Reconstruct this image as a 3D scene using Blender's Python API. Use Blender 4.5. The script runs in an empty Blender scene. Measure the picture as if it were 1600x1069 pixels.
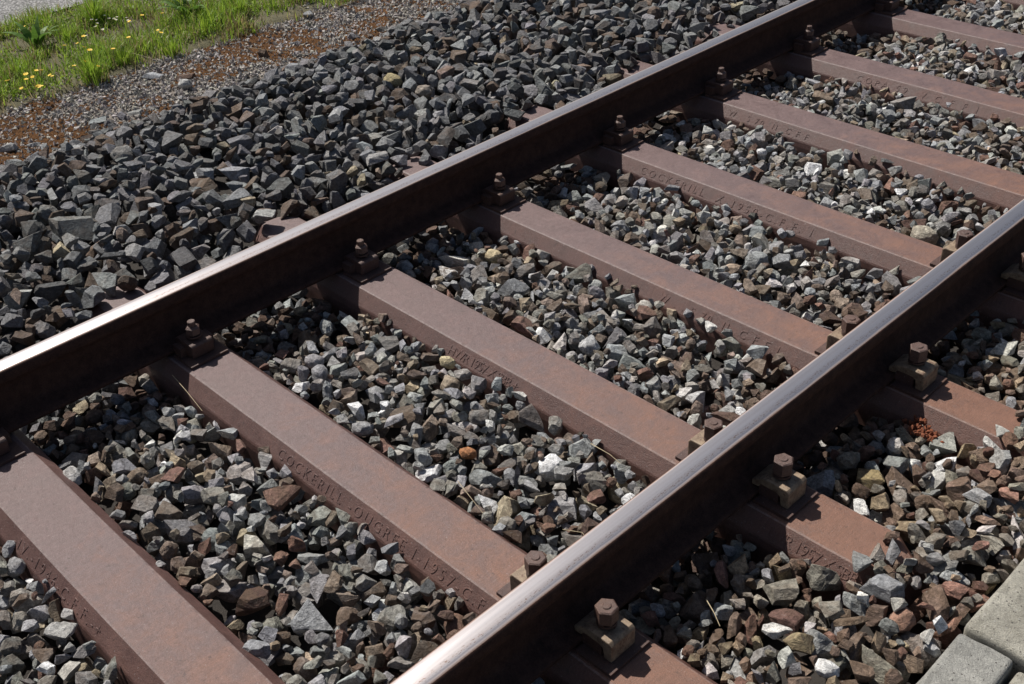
import bpy, bmesh, math, random
import numpy as np
from mathutils import Vector, Matrix, Euler, noise as mnoise
R = math.radians
random.seed(11); rng = np.random.default_rng(7)
scn = bpy.context.scene
C = scn.collection

# ------------------------------------------------------------------ camera
cam_d = bpy.data.cameras.new('camera'); cam = bpy.data.objects.new('camera', cam_d); C.objects.link(cam)
cam_d.sensor_width = 36.0; cam_d.lens = 40.6; cam_d.clip_start = 0.05; cam_d.clip_end = 500
_r = Vector((0.70113447, 0.71154474, -0.04598401)); _u = Vector((-0.37616109, 0.42390262, 0.82389891)); _b = Vector((0.60573368, -0.56036653, 0.56486818))
_m = Matrix((_r, _u, _b)).transposed().to_4x4(); _m.translation = Vector((1.8764, -1.3791, 1.7899))
cam.matrix_world = _m
scn.camera = cam

# ------------------------------------------------------------------ sky and sun
SUN_EL = R(51.0); SUN_DIR = Vector((-math.cos(SUN_EL), 0.02, math.sin(SUN_EL))).normalized()   # towards the sun
world = bpy.data.worlds.new('World'); scn.world = world; world.use_nodes = True
wn = world.node_tree; wn.nodes.clear()
sky = wn.nodes.new('ShaderNodeTexSky'); sky.sky_type = 'NISHITA'; sky.sun_disc = False
sky.sun_elevation = SUN_EL; sky.sun_rotation = math.atan2(SUN_DIR.x, SUN_DIR.y)
sky.air_density = 1.0; sky.dust_density = 2.0; sky.ozone_density = 1.0
bg = wn.nodes.new('ShaderNodeBackground'); bg.inputs['Strength'].default_value = 0.05
wo = wn.nodes.new('ShaderNodeOutputWorld')
wn.links.new(sky.outputs[0], bg.inputs[0]); wn.links.new(bg.outputs[0], wo.inputs[0])
sd = bpy.data.lights.new('sun', 'SUN'); sd.energy = 5.0; sd.angle = R(0.5); sd.color = (1.0, 0.955, 0.89)
sun = bpy.data.objects.new('sun', sd); C.objects.link(sun); sun.rotation_euler = SUN_DIR.to_track_quat('Z', 'Y').to_euler()
scn.view_settings.view_transform = 'Standard'; scn.view_settings.look = 'None'
scn.view_settings.exposure = 0.24; scn.view_settings.gamma = 1.0; scn.view_settings.use_curve_mapping = False

# ------------------------------------------------------------------ helpers
def tag(o, label=None, cat=None, group=None, kind=None):
    if label: o['label'] = label
    if cat: o['category'] = cat
    if group: o['group'] = group
    if kind: o['kind'] = kind
    return o
def link(o, parent=None):
    C.objects.link(o)
    if parent: o.parent = parent
    return o
def empty(name, loc=(0, 0, 0), rz=0.0):
    o = bpy.data.objects.new(name, None); o.empty_display_size = .05; o.location = loc; o.rotation_euler = (0, 0, rz); return link(o)
def meshobj(name, verts, faces, mat, parent=None, smooth=False):
    me = bpy.data.meshes.new(name); me.from_pydata([tuple(v) for v in verts], [], [tuple(f) for f in faces]); me.update()
    if smooth:
        for p in me.polygons: p.use_smooth = True
    if mat: me.materials.append(mat)
    return link(bpy.data.objects.new(name, me), parent)
def bmobj(name, bm, mat, parent=None, smooth=False):
    me = bpy.data.meshes.new(name); bmesh.ops.recalc_face_normals(bm, faces=bm.faces); bm.to_mesh(me); bm.free()
    if smooth:
        for p in me.polygons: p.use_smooth = True
    if mat: me.materials.append(mat)
    return link(bpy.data.objects.new(name, me), parent)
def bevel_all(bm, off, seg=2, ang=25):
    es = [e for e in bm.edges if len(e.link_faces) == 2 and e.calc_face_angle(0) > R(ang)]
    bmesh.ops.bevel(bm, geom=es, offset=off, segments=seg, profile=0.6, affect='EDGES', clamp_overlap=True)
def box_bm(x0, x1, y0, y1, z0, z1, bev=0.0, seg=2, bm=None):
    bm = bm or bmesh.new()
    vs = [bm.verts.new(v) for v in ((x0,y0,z0),(x1,y0,z0),(x1,y1,z0),(x0,y1,z0),(x0,y0,z1),(x1,y0,z1),(x1,y1,z1),(x0,y1,z1))]
    for f in ((0,3,2,1),(4,5,6,7),(0,1,5,4),(1,2,6,5),(2,3,7,6),(3,0,4,7)): bm.faces.new([vs[i] for i in f])
    if bev: bevel_all(bm, bev, seg)
    return bm
def tri_mesh(name, V, F, mat, col=None, smooth=False):
    """big triangle mesh from numpy arrays, optional per-vertex colour"""
    me = bpy.data.meshes.new(name); V = np.asarray(V, np.float32); F = np.asarray(F, np.int32)
    me.vertices.add(len(V)); me.vertices.foreach_set('co', V.ravel())
    me.loops.add(F.size); me.loops.foreach_set('vertex_index', F.ravel())
    me.polygons.add(len(F)); me.polygons.foreach_set('loop_start', np.arange(0, F.size, 3, dtype=np.int32))
    me.polygons.foreach_set('loop_total', np.full(len(F), 3, np.int32))
    me.polygons.foreach_set('use_smooth', np.full(len(F), smooth))
    me.update(calc_edges=True)
    if col is not None:
        a = me.color_attributes.new('tone', 'FLOAT_COLOR', 'POINT'); a.data.foreach_set('color', np.asarray(col, np.float32).ravel())
    if mat: me.materials.append(mat)
    return me
def n1(x, y, s, seed=0.0): return mnoise.noise(Vector((x * s + seed, y * s - seed * 1.7, seed * .31)))

# ------------------------------------------------------------------ material helpers
class Mat:
    def __init__(self, name):
        self.m = bpy.data.materials.new(name); self.m.use_nodes = True; self.t = self.m.node_tree; self.t.nodes.clear()
        self.out = self.n('ShaderNodeOutputMaterial'); self.b = self.n('ShaderNodeBsdfPrincipled'); self.l(self.b.outputs[0], self.out.inputs[0])
    def n(self, t, **kw):
        nd = self.t.nodes.new(t)
        for k, v in kw.items(): setattr(nd, k, v)
        return nd
    def l(self, a, b): self.t.links.new(a, b)
    def pos(self, scale=(1, 1, 1), obj=False):
        if obj: s = self.n('ShaderNodeTexCoord').outputs['Object']
        else: s = self.n('ShaderNodeNewGeometry').outputs['Position']
        mp = self.n('ShaderNodeMapping'); mp.inputs['Scale'].default_value = scale; self.l(s, mp.inputs[0]); return mp.outputs[0]
    def noise(self, vec, scale, detail=4, rough=.6, dist=0.0):
        nd = self.n('ShaderNodeTexNoise'); nd.inputs['Scale'].default_value = scale; nd.inputs['Detail'].default_value = detail
        nd.inputs['Roughness'].default_value = rough; nd.inputs['Distortion'].default_value = dist; self.l(vec, nd.inputs['Vector']); return nd.outputs['Fac']
    def ramp(self, fac, stops):
        nd = self.n('ShaderNodeValToRGB'); cr = nd.color_ramp
        while len(cr.elements) < len(stops): cr.elements.new(.5)
        for e, (p, c) in zip(cr.elements, stops):
            e.position = p; e.color = (c, c, c, 1) if isinstance(c, (int, float)) else (*c, 1)
        self.l(fac, nd.inputs[0]); return nd.outputs[0]
    def mix(self, fac, a, b, mode='MIX'):
        nd = self.n('ShaderNodeMix', data_type='RGBA', blend_type=mode)
        for s, v in ((nd.inputs[0], fac), (nd.inputs[6], a), (nd.inputs[7], b)):
            if isinstance(v, (int, float)): s.default_value = v if s == nd.inputs[0] else (v, v, v, 1)
            elif isinstance(v, tuple): s.default_value = (*v, 1)
            else: self.l(v, s)
        return nd.outputs[2]
    def math(self, op, a, b=None, clamp=False):
        nd = self.n('ShaderNodeMath', operation=op); nd.use_clamp = clamp
        for s, v in zip(nd.inputs, (a, b)):
            if v is None: continue
            if isinstance(v, (int, float)): s.default_value = v
            else: self.l(v, s)
        return nd.outputs[0]
    def bump(self, h, strength=.3, dist=.01, normal=None):
        nd = self.n('ShaderNodeBump'); nd.inputs['Strength'].default_value = strength; nd.inputs['Distance'].default_value = dist
        self.l(h, nd.inputs['Height'])
        if normal is not None: self.l(normal, nd.inputs['Normal'])
        return nd.outputs[0]
    def set(self, **kw):
        nm = dict(col='Base Color', rough='Roughness', metal='Metallic', normal='Normal', spec='Specular IOR Level', aniso='Anisotropic', arot='Anisotropic Rotation', tan='Tangent')
        for k, v in kw.items():
            s = self.b.inputs[nm[k]]
            if isinstance(v, (int, float)): s.default_value = v
            elif isinstance(v, tuple): s.default_value = (*v, 1)
            else: self.l(v, s)
        return self.m

def stone_mat(name, source):
    M = Mat(name)
    if source == 'attr':
        a = M.n('ShaderNodeAttribute', attribute_name='tone'); col, alpha = a.outputs['Color'], a.outputs['Alpha']
    else:
        a = M.n('ShaderNodeObjectInfo'); col, alpha = a.outputs['Color'], a.outputs['Alpha']
    p = M.pos()
    big = M.noise(p, 30, 3, .6); mid = M.noise(p, 95, 5, .7); fine = M.noise(p, 420, 3, .75)
    lay = M.noise(M.pos((.6, 1.0, 3.2)), 60, 3, .6, .8)                                  # bedding of the slaty stone
    v = M.math('MULTIPLY', M.ramp(mid, [(.30, .50), (.70, 1.55)]), M.ramp(fine, [(.28, .66), (.72, 1.38)]))
    v = M.math('MULTIPLY', v, M.ramp(lay, [(.3, .80), (.7, 1.2)]))
    c = M.mix(1.0, col, v, 'MULTIPLY')
    st = M.math('MULTIPLY', M.ramp(big, [(.45, 0.0), (.58, 1.0)]), alpha, True)
    c = M.mix(st, c, M.mix(mid, (.055, .034, .022), (.16, .105, .066)))
    lich = M.ramp(M.noise(p, 120, 3, .6), [(.63, 0.0), (.72, .6)])
    c = M.mix(lich, c, M.mix(.45, c, (.36, .355, .34)))
    nb = M.bump(M.math('ADD', M.math('ADD', mid, M.math('MULTIPLY', lay, .7)), M.math('MULTIPLY', fine, .4)), .9, .009)
    return M.set(col=c, rough=.82, spec=.3, normal=nb)
M_STONE = stone_mat('ballast stone', 'attr'); M_STONE_OBJ = stone_mat('single stone', 'obj')

def rust_mat(name, top, deep, orange, rough=(.42, .62), sleeper=True):
    M = Mat(name); p = M.pos(); geo = M.n('ShaderNodeNewGeometry')
    fine = M.noise(p, 380, 3, .8); mid = M.noise(p, 70, 5, .75); blot = M.noise(p, 13, 6, .72, .6); big = M.noise(p, 5.5, 4, .6)
    sep = M.n('ShaderNodeSeparateXYZ'); M.l(geo.outputs['Position'], sep.inputs[0])
    sn = M.n('ShaderNodeSeparateXYZ'); M.l(geo.outputs['True Normal'], sn.inputs[0])
    c = M.mix(M.ramp(mid, [(.36, 0.0), (.64, 1.0)]), deep, top)
    if sleeper:
        f = M.ramp(M.math('ADD', M.math('MULTIPLY', sep.outputs[0], .50), M.math('MULTIPLY', blot, .95)), [(.40, .0), (.92, .85)])
        c = M.mix(f, c, M.mix(mid, orange, tuple(v * 1.4 for v in orange)))
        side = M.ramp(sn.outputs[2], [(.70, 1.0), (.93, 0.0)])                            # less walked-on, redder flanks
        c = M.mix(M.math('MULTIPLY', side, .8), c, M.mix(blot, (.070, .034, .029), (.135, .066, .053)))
        worn = M.ramp(M.math('ABSOLUTE', M.math('SUBTRACT', sn.outputs[2], .93)), [(.0, .55), (.05, 0.0)])
        c = M.mix(M.math('MULTIPLY', worn, M.ramp(mid, [(.35, .2), (.6, 1.0)])), c, (.26, .21, .195))
    else:
        c = M.mix(M.ramp(big, [(.45, 0.0), (.66, .6)]), c, orange)
    c = M.mix(1.0, c, M.ramp(blot, [(.30, .86), (.70, 1.15)]), 'MULTIPLY')
    c = M.mix(1.0, c, M.ramp(fine, [(.30, .66), (.70, 1.34)]), 'MULTIPLY')
    scr = M.noise(M.pos((260, 22, 30)), 1, 4, .7); c = M.mix(1.0, c, M.ramp(scr, [(.3, .86), (.7, 1.16)]), 'MULTIPLY')
    spk = M.ramp(M.noise(p, 210, 2, .5), [(.68, 0.0), (.75, .5)]); c = M.mix(spk, c, (.32, .285, .27))
    pit = M.ramp(M.noise(p, 48, 4, .65), [(.62, 0.0), (.70, .6)]); c = M.mix(pit, c, (.050, .032, .028))
    nb = M.bump(M.math('ADD', fine, M.math('MULTIPLY', mid, .9)), .6, .003)
    return M.set(col=c, rough=M.ramp(blot, [(.35, rough[0]), (.65, rough[1])]), spec=.5, normal=nb)
M_SLEEP = rust_mat('rusty sleeper steel', (.156, .104, .100), (.120, .076, .071), (.158, .076, .047))
M_RUST = rust_mat('dark rusty fastening steel', (.085, .046, .038), (.06, .032, .027), (.10, .05, .03), sleeper=False)
M_NUT = rust_mat('rusty nut steel', (.115, .070, .058), (.085, .050, .042), (.12, .062, .04), sleeper=False)

def tan_mat():
    M = Mat('flaking ochre paint on clamp'); p = M.pos(); a = M.noise(p, 55, 5, .7); b = M.noise(p, 400, 3, .6)
    c = M.mix(M.ramp(a, [(.3, 0.0), (.62, 1.0)]), (.11, .072, .046), (.29, .215, .145))
    c = M.mix(M.ramp(M.noise(p, 90, 4, .7), [(.56, 0.0), (.64, .9)]), c, (.12, .065, .042))
    c = M.mix(1.0, c, M.ramp(b, [(.25, .8), (.75, 1.2)]), 'MULTIPLY')
    return M.set(col=c, rough=.62, normal=M.bump(M.math('ADD', a, b), .3, .0025))
M_TAN = tan_mat()

def rail_mat():
    M = Mat('rail steel, rusty sides and polished running surface')
    tc = M.n('ShaderNodeTexCoord'); sep = M.n('ShaderNodeSeparateXYZ'); M.l(tc.outputs['Object'], sep.inputs[0])
    geo = M.n('ShaderNodeNewGeometry'); sn = M.n('ShaderNodeSeparateXYZ'); M.l(geo.outputs['True Normal'], sn.inputs[0])
    p = M.pos(obj=True); lines = M.noise(M.pos((520, 2.2, 1), True), 1, 4, .75); lines2 = M.noise(M.pos((140, .35, 1), True), 1, 2, .5)
    fine = M.noise(p, 800, 3, .7); mid = M.noise(p, 45, 4, .65); wob = M.noise(M.pos((3, 1.2, 1), True), 3, 3, .6)
    # worn band: |x| below about 26 mm on the crown of the head
    ax = M.math('ABSOLUTE', M.math('ADD', sep.outputs[0], M.math('MULTIPLY', M.math('SUBTRACT', wob, .5), .006)))
    band = M.ramp(M.math('MULTIPLY', M.math('ADD', ax, M.math('MULTIPLY', M.math('SUBTRACT', lines, .5), .004)), 25.0), [(.52, 1.0), (.67, 0.0)])
    up = M.ramp(sn.outputs[2], [(.80, 0.0), (.93, 1.0)])
    top = M.ramp(sep.outputs[2], [(.155, 0.0), (.160, 1.0)])
    shine = M.math('MULTIPLY', M.math('MULTIPLY', band, up), top)
    pits = M.ramp(M.noise(M.pos((1, .35, 1), True), 420, 3, .7), [(.55, 0.0), (.63, 1.0)])
    pitband = M.ramp(M.math('MULTIPLY', M.math('ABSOLUTE', M.math('SUBTRACT', sep.outputs[0], .012)), 100.0), [(.25, 1.0), (.75, 0.0)])
    pitf = M.math('MULTIPLY', pits, M.math('ADD', M.math('MULTIPLY', pitband, .85), .08))
    rust = M.mix(M.ramp(mid, [(.3, 0.0), (.7, 1.0)]), (.035, .019, .016), (.070, .037, .028))  # rust of the sides, its colour darkened to deepen the shade there
    crown = M.mix(mid, (.20, .125, .095), (.26, .165, .125))
    rust = M.mix(M.math('MULTIPLY', up, top), rust, crown)
    rust = M.mix(1.0, rust, M.ramp(M.noise(p, 300, 4, .75), [(.28, .6), (.72, 1.4)]), 'MULTIPLY')
    steel = M.mix(lines, (.55, .54, .55), (.68, .67, .685)); steel = M.mix(M.math('MULTIPLY', lines2, .75), steel, (.40, .32, .29))
    c = M.mix(M.math('MULTIPLY', shine, M.math('SUBTRACT', 1.0, pitf)), rust, steel)
    rgh = M.mix(shine, .78, M.ramp(lines, [(.3, .29), (.7, .36)]))
    tg = M.n('ShaderNodeCombineXYZ'); tg.inputs[1].default_value = 1.0
    nb = M.bump(M.math('ADD', M.math('MULTIPLY', fine, M.math('SUBTRACT', 1.0, shine)), M.math('MULTIPLY', lines, .05)), .3, .002)
    return M.set(col=c, rough=rgh, metal=M.math('MULTIPLY', shine, .92), normal=nb, spec=M.mix(shine, .15, .5))
M_RAIL = rail_mat()

def conc_mat(name, a, b, warm):
    M = Mat(name); p = M.pos(obj=False); big = M.noise(p, 9, 4, .6); mid = M.noise(p, 90, 5, .75); fine = M.noise(p, 430, 3, .7)
    c = M.mix(M.ramp(big, [(.35, 0.0), (.65, 1.0)]), a, b)
    vor = M.n('ShaderNodeTexVoronoi'); vor.inputs['Scale'].default_value = 130; M.l(p, vor.inputs['Vector'])
    agg = M.ramp(vor.outputs['Distance'], [(.18, 1.0), (.30, 0.0)])
    sepc = M.n('ShaderNodeSeparateColor'); M.l(vor.outputs['Color'], sepc.inputs[0])
    c = M.mix(M.math('MULTIPLY', agg, M.ramp(sepc.outputs[0], [(.62, 0.0), (.75, .8)])), c, (.52, .50, .46))
    c = M.mix(M.math('MULTIPLY', agg, M.ramp(sepc.outputs[1], [(.70, 0.0), (.80, .9)])), c, (.10, .09, .08))
    c = M.mix(M.ramp(mid, [(.56, 0.0), (.68, .6)]), c, warm)
    c = M.mix(1.0, c, M.ramp(fine, [(.28, .62), (.72, 1.32)]), 'MULTIPLY'); c = M.mix(1.0, c, M.ramp(M.noise(p, 20, 5, .75, .5), [(.32, .68), (.66, 1.16)]), 'MULTIPLY')
    return M.set(col=c, rough=.9, normal=M.bump(M.math('ADD', mid, M.math('MULTIPLY', fine, .8)), 1.0, .008))
M_CONC = conc_mat('weathered grey concrete', (.37, .365, .335), (.46, .45, .41), (.26, .245, .22))
M_CONC2 = conc_mat('weathered warm concrete', (.44, .415, .345), (.53, .505, .43), (.30, .275, .22))

def road_mat():
    M = Mat('worn asphalt'); p = M.pos(); vor = M.n('ShaderNodeTexVoronoi'); vor.inputs['Scale'].default_value = 75; M.l(p, vor.inputs['Vector'])
    sepc = M.n('ShaderNodeSeparateColor'); M.l(vor.outputs['Color'], sepc.inputs[0])
    c = M.mix(sepc.outputs[0], (.17, .168, .165), (.36, .355, .345)); e = M.ramp(vor.outputs['Distance'], [(.35, 0.0), (.6, 1.0)])
    c = M.mix(e, c, (.085, .082, .08)); c = M.mix(1.0, c, M.ramp(M.noise(p, 2.2, 4, .6), [(.3, .82), (.7, 1.12)]), 'MULTIPLY')
    return M.set(col=c, rough=.8, normal=M.bump(M.math('SUBTRACT', 1.0, vor.outputs['Distance']), .8, .006))
def soil_mat(name, a, b, sc=60):
    M = Mat(name); p = M.pos(); c = M.mix(M.noise(p, sc, 5, .7), a, b); c = M.mix(1.0, c, M.ramp(M.noise(p, 500, 3, .7), [(.25, .7), (.75, 1.25)]), 'MULTIPLY')
    return M.set(col=c, rough=.95, normal=M.bump(M.noise(p, 240, 4, .7), .8, .008))
M_ROAD = road_mat()
M_SOIL = soil_mat('dry verge soil and litter', (.05, .05, .022), (.17, .15, .085))
M_GRIT = soil_mat('grey grit between chips', (.15, .125, .10), (.33, .29, .25), 90)
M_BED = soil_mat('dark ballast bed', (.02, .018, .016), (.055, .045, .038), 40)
M_GROUND = soil_mat('open ground', (.10, .095, .06), (.17, .15, .10), 3)

def veg_mat(name):
    M = Mat(name); a = M.n('ShaderNodeAttribute', attribute_name='tone'); p = M.pos()
    c = M.mix(1.0, a.outputs['Color'], M.ramp(M.noise(p, 130, 2, .5), [(.3, .8), (.7, 1.2)]), 'MULTIPLY')
    M.set(col=c, rough=.5, spec=.35)
    tr = M.n('ShaderNodeBsdfTranslucent'); M.l(c, tr.inputs[0]); mx = M.n('ShaderNodeMixShader'); mx.inputs[0].default_value = .38
    M.l(M.b.outputs[0], mx.inputs[1]); M.l(tr.outputs[0], mx.inputs[2]); M.l(mx.outputs[0], M.out.inputs[0]); return M.m
M_VEG = veg_mat('grass and leaf')
def plain(name, col, rough=.7, var=.25, sc=200):
    M = Mat(name); p = M.pos(); c = M.mix(1.0, col, M.ramp(M.noise(p, sc, 3, .6), [(.3, 1 - var), (.7, 1 + var)]), 'MULTIPLY'); return M.set(col=c, rough=rough)
M_STRAW = plain('dry straw', (.42, .34, .21), .6)
M_PETAL = plain('yellow petal', (.80, .52, .01), .6, .12); M_WHITEP = plain('white petal', (.75, .75, .70), .6, .1); M_STEM = plain('green stem', (.10, .17, .03))
M_MOSS = soil_mat('rust red moss', (.075, .032, .008), (.25, .105, .022), 90)
M_CRUMB = soil_mat('orange red crumbling iron flakes', (.13, .035, .016), (.33, .11, .05), 150)

# ------------------------------------------------------------------ the lie of the land
G = 0.7535                                       # half distance between rail centres
SY = {-1: -1.40, 0: -.808, 1: -.220, 2: .368, 3: .951, 4: 1.551, 5: 2.150, 6: 2.750, 7: 3.383, 8: 4.02, 9: 4.63}
SW = {0: .0725, 1: .0665, 2: .071, 3: .0645, 4: .0635, 5: .070, 6: .070, 7: .071}
YMIN, YMAX = -1.75, 5.2
X_OUT, X_GRASS, X_ROAD, X_BLOCK = -2.55, -3.12, -4.14, 1.337
Z_STRIP = -0.10

def lerp_tab(x, tab):
    if x <= tab[0][0]: return tab[0][1]
    for (a, b), (c, d) in zip(tab, tab[1:]):
        if x <= c: return b + (d - b) * (x - a) / (c - a)
    return tab[-1][1]
S_TAB = [(-3.0, -.14), (-2.66, -.112), (-2.44, -.100), (-2.32, -.045), (-2.08, .060), (-1.7, .055), (-1.3, .044), (-1.14, .040), (-1.10, .026), (-1.065, -.004), (-.95, -.04), (-.70, -.062), (-.52, -.038), (-.35, -.023), (.45, -.023), (.62, -.030), (.82, -.050), (.95, -.030), (1.09, -.014), (1.125, .020), (1.20, .028), (1.28, .010), (1.34, -.002), (1.5, -.03)]
SX = np.array([a for a, b in S_TAB]); SZ = np.array([b for a, b in S_TAB])

# ground sheet out to the horizon, road, verge, gravel strip, ballast bed
def sheet(name, x0, x1, y0, y1, nx, ny, zf, mat, label, cat=None):
    V = []; F = []
    for j in range(ny + 1):
        for i in range(nx + 1):
            x = x0 + (x1 - x0) * i / nx; y = y0 + (y1 - y0) * j / ny; V.append((x, y, zf(x, y)))
    for j in range(ny):
        for i in range(nx): a = j * (nx + 1) + i; F.append((a, a + 1, a + nx + 2, a + nx + 1))
    o = meshobj(name, V, F, mat, smooth=True); tag(o, label, kind='structure'); return o
sheet('ground', -120, 120, -120, 160, 2, 2, lambda x, y: -.26, M_GROUND, 'open ground around the railway')
road = sheet('road', -9, X_ROAD + .03, -8, 12, 40, 80, lambda x, y: -.088 + .004 * n1(x, y, 1.3), M_ROAD, 'grey asphalt road beyond the grass verge')
verge = sheet('verge', X_ROAD - .05, X_GRASS + .12, -8, 12, 24, 200, lambda x, y: -.096 + .018 * n1(x, y, 5) + .012 * n1(x, y, 14, 3) - (.03 if x > X_GRASS + .1 or x < X_ROAD - .04 else 0), M_SOIL, 'dry soil verge under the grass')
strip = sheet('gravel_strip', X_GRASS - .05, X_OUT + .3, -8, 12, 24, 200, lambda x, y: Z_STRIP - .006 + .008 * n1(x, y, 6) - (.02 if x < X_GRASS - .04 else 0) - .05 * max(0, (x - X_OUT) / .3), M_GRIT, 'strip of fine grey gravel beside the ballast')
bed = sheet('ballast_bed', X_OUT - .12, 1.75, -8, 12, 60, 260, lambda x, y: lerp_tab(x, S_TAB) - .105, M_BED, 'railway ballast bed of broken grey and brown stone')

# ------------------------------------------------------------------ rails
def rail(xc, label):
    pr = [(.0, .1676), (.012, .1674), (.021, .1665), (.0265, .1645), (.0300, .1610), (.0322, .1560), (.0328, .1430), (.0322, .1340), (.0285, .1290), (.0130, .1215), (.0090, .1150), (.0075, .1000), (.0072, .075), (.0085, .052), (.0120, .0405), (.0200, .0350), (.0420, .0275), (.0590, .0225), (.0623, .0195), (.0628, .0125), (.0605, .0100)]
    prof = pr + [(-a, b) for a, b in reversed(pr) if a > 0]
    ys = [-8 + i * .25 for i in range(81)]
    V = []; F = []; k = len(prof)
    for y in ys: V += [(a, y, b) for a, b in prof]
    for j in range(len(ys) - 1):
        for i in range(k): F.append((j * k + i, j * k + (i + 1) % k, (j + 1) * k + (i + 1) % k, (j + 1) * k + i))
    F.append(tuple(range(k))[::-1]); F.append(tuple((len(ys) - 1) * k + i for i in range(k)))
    o = meshobj('rail', V, F, M_RAIL, smooth=True); o.location = (xc, 0, 0)
    for p in o.data.polygons:
        if len(p.vertices) > 4: p.use_smooth = False
    return tag(o, label, 'rail', 'rails of the track')
rail(-G, 'rusty steel rail with polished top beside the heaped grey ballast')
rail(G, 'rusty steel rail with polished top nearer the concrete blocks')

# ------------------------------------------------------------------ sleepers
LBL = {-1: 'rusty steel sleeper below the one marked 1946', 0: 'rusty steel sleeper marked 1946 in the lower left corner',
       1: 'broad mauve brown steel sleeper marked with a long line of raised letters and 1957',
       2: 'rusty steel sleeper marked 1957 twice, its tapered end showing near the blocks',
       3: 'third rusty steel sleeper from the lower left, marked with widely spaced letters and S 70',
       4: 'rusty steel sleeper marked 195 with raised letters, fourth clamp along the far rail',
       5: 'rusty steel sleeper turning orange to the right, marked S 70 near the far rail',
       6: 'rusty steel sleeper marked 59, second from the top right corner',
       7: 'rusty steel sleeper with no readable marks, nearest the top right corner',
       8: 'rusty steel sleeper just above the top right corner', 9: 'rusty steel sleeper farthest along the track'}
def sleeper(i):
    w = SW.get(i, .070); yc = SY[i]; root = empty('sleeper', (0, yc, -.1)); tag(root, LBL[i], 'sleeper', 'steel sleepers of the track')
    xs = [-1.28, -1.22, -1.175, -1.14, -1.10] + [-1.05 + .05 * k for k in range(43)] + [1.10, 1.14, 1.175, 1.22, 1.28]
    V = []; F = []
    for x in xs:
        e = max(0, abs(x) - (1.105 if i == 2 else 1.16)); ww = w - min(.042, .85 * e); dz = -max(0, abs(x) - 1.165) ** 1.2 * 2.6
        wob = .0012 * n1(x, i, 2.2, i); wy = .0015 * n1(x, i, 3.1, i + 9)
        half = [(ww + .041, -.115), (ww + .037, -.060), (ww + .0335, -.0425), (ww + .031, -.0375), (ww + .0035, -.0052), (ww + .0008, -.0022), (ww - .0035, -.0004), (ww - .012, .0)]
        pr = [(-a, b) for a, b in half] + [(0, .0004)] + half[::-1]
        V += [(x, a + wy, b + dz + wob + .1) for a, b in pr]
    k = 17
    for j in range(len(xs) - 1):
        for q in range(k - 1): F.append((j * k + q, j * k + q + 1, (j + 1) * k + q + 1, (j + 1) * k + q))
    F.append(tuple(range(k))); F.append(tuple((len(xs) - 1) * k + q for q in range(k))[::-1])
    body = meshobj('body', V, F, M_SLEEP, root)
    return root, w, yc
sl_root = {}
for i in SY: sl_root[i] = sleeper(i)

SLOPE = math.atan2(.0323, .0275)
def lettering(i, text, x0, x1, h=.026, wgt=.0):
    root, w, yc = sl_root[i]
    cu = bpy.data.curves.new('lettering', 'FONT'); cu.body = text; cu.size = h / .70; cu.extrude = .0007; cu.offset = -.0006; cu.resolution_u = 3; cu.bevel_depth = .0005; cu.bevel_resolution = 0
    t = bpy.data.objects.new('tmp', cu); C.objects.link(t); wd = []
    for sp in (1.0, 1.6):
        cu.space_character = sp; bpy.context.view_layer.update(); wd.append(t.dimensions.x)
    cu.space_character = max(.8, min(3.0, 1.0 + .6 * ((x1 - x0) - wd[0]) / (wd[1] - wd[0]))); bpy.context.view_layer.update()
    dg = bpy.context.evaluated_depsgraph_get(); me = bpy.data.meshes.new_from_object(t.evaluated_get(dg)); bpy.data.objects.remove(t)
    n = len(me.vertices); co = np.empty(n * 3, np.float32); me.vertices.foreach_get('co', co); co = co.reshape(-1, 3)
    wid = co[:, 0].max() - co[:, 0].min(); co[:, 0] = (co[:, 0] - co[:, 0].min()) * (x1 - x0) / wid
    for q in range(n):
        X = x0 + co[q, 0]; dz = .0012 * n1(X, i, 2.2, i); dy = .0015 * n1(X, i, 3.1, i + 9)
        co[q, 1] += dy * math.cos(SLOPE) + dz * math.sin(SLOPE); co[q, 2] += -dy * math.sin(SLOPE) + dz * math.cos(SLOPE)
    me.vertices.foreach_set('co', co.ravel()); me.name = 'lettering'; me.materials.clear(); me.materials.append(M_SLEEP)
    o = bpy.data.objects.new('lettering', me); link(o, root)
    mid = Vector((x0, -(w + .0172), -.0214 + .1)); u = Vector((0, math.cos(SLOPE), math.sin(SLOPE)))
    nrm = Vector((0, -math.sin(SLOPE), math.cos(SLOPE)))
    o.matrix_local = Matrix.Translation(mid - u * h * .52 + nrm * .0002) @ Matrix(((1, 0, 0), (0, u.y, nrm.y), (0, u.z, nrm.z))).to_4x4()
    return o
lettering(0, '-IV.-1946-C.F.F.-+', -.352, .051); lettering(0, '-IV.-1946-C.F.F.-+', .90, 1.12)
lettering(1, 'COCKERILL -OUGREE I-1957-C.F.F.', -.155, .64)
lettering(2, 'HWR 1957 X SBB +', -.170, .096); lettering(2, 'HWR 1957 X SBB +', .868, 1.132)
lettering(3, 'W . . S 70  II  C F F 1', .091, .503, .023)
lettering(4, 'COCKERILL  X-1950-C.F.F. I', -.486, .21)
lettering(5, 'W . S 70  II  C F F', -.549, -.196, .022)
lettering(6, 'COPA 59. V C F F I', -.362, .149, .025)

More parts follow.
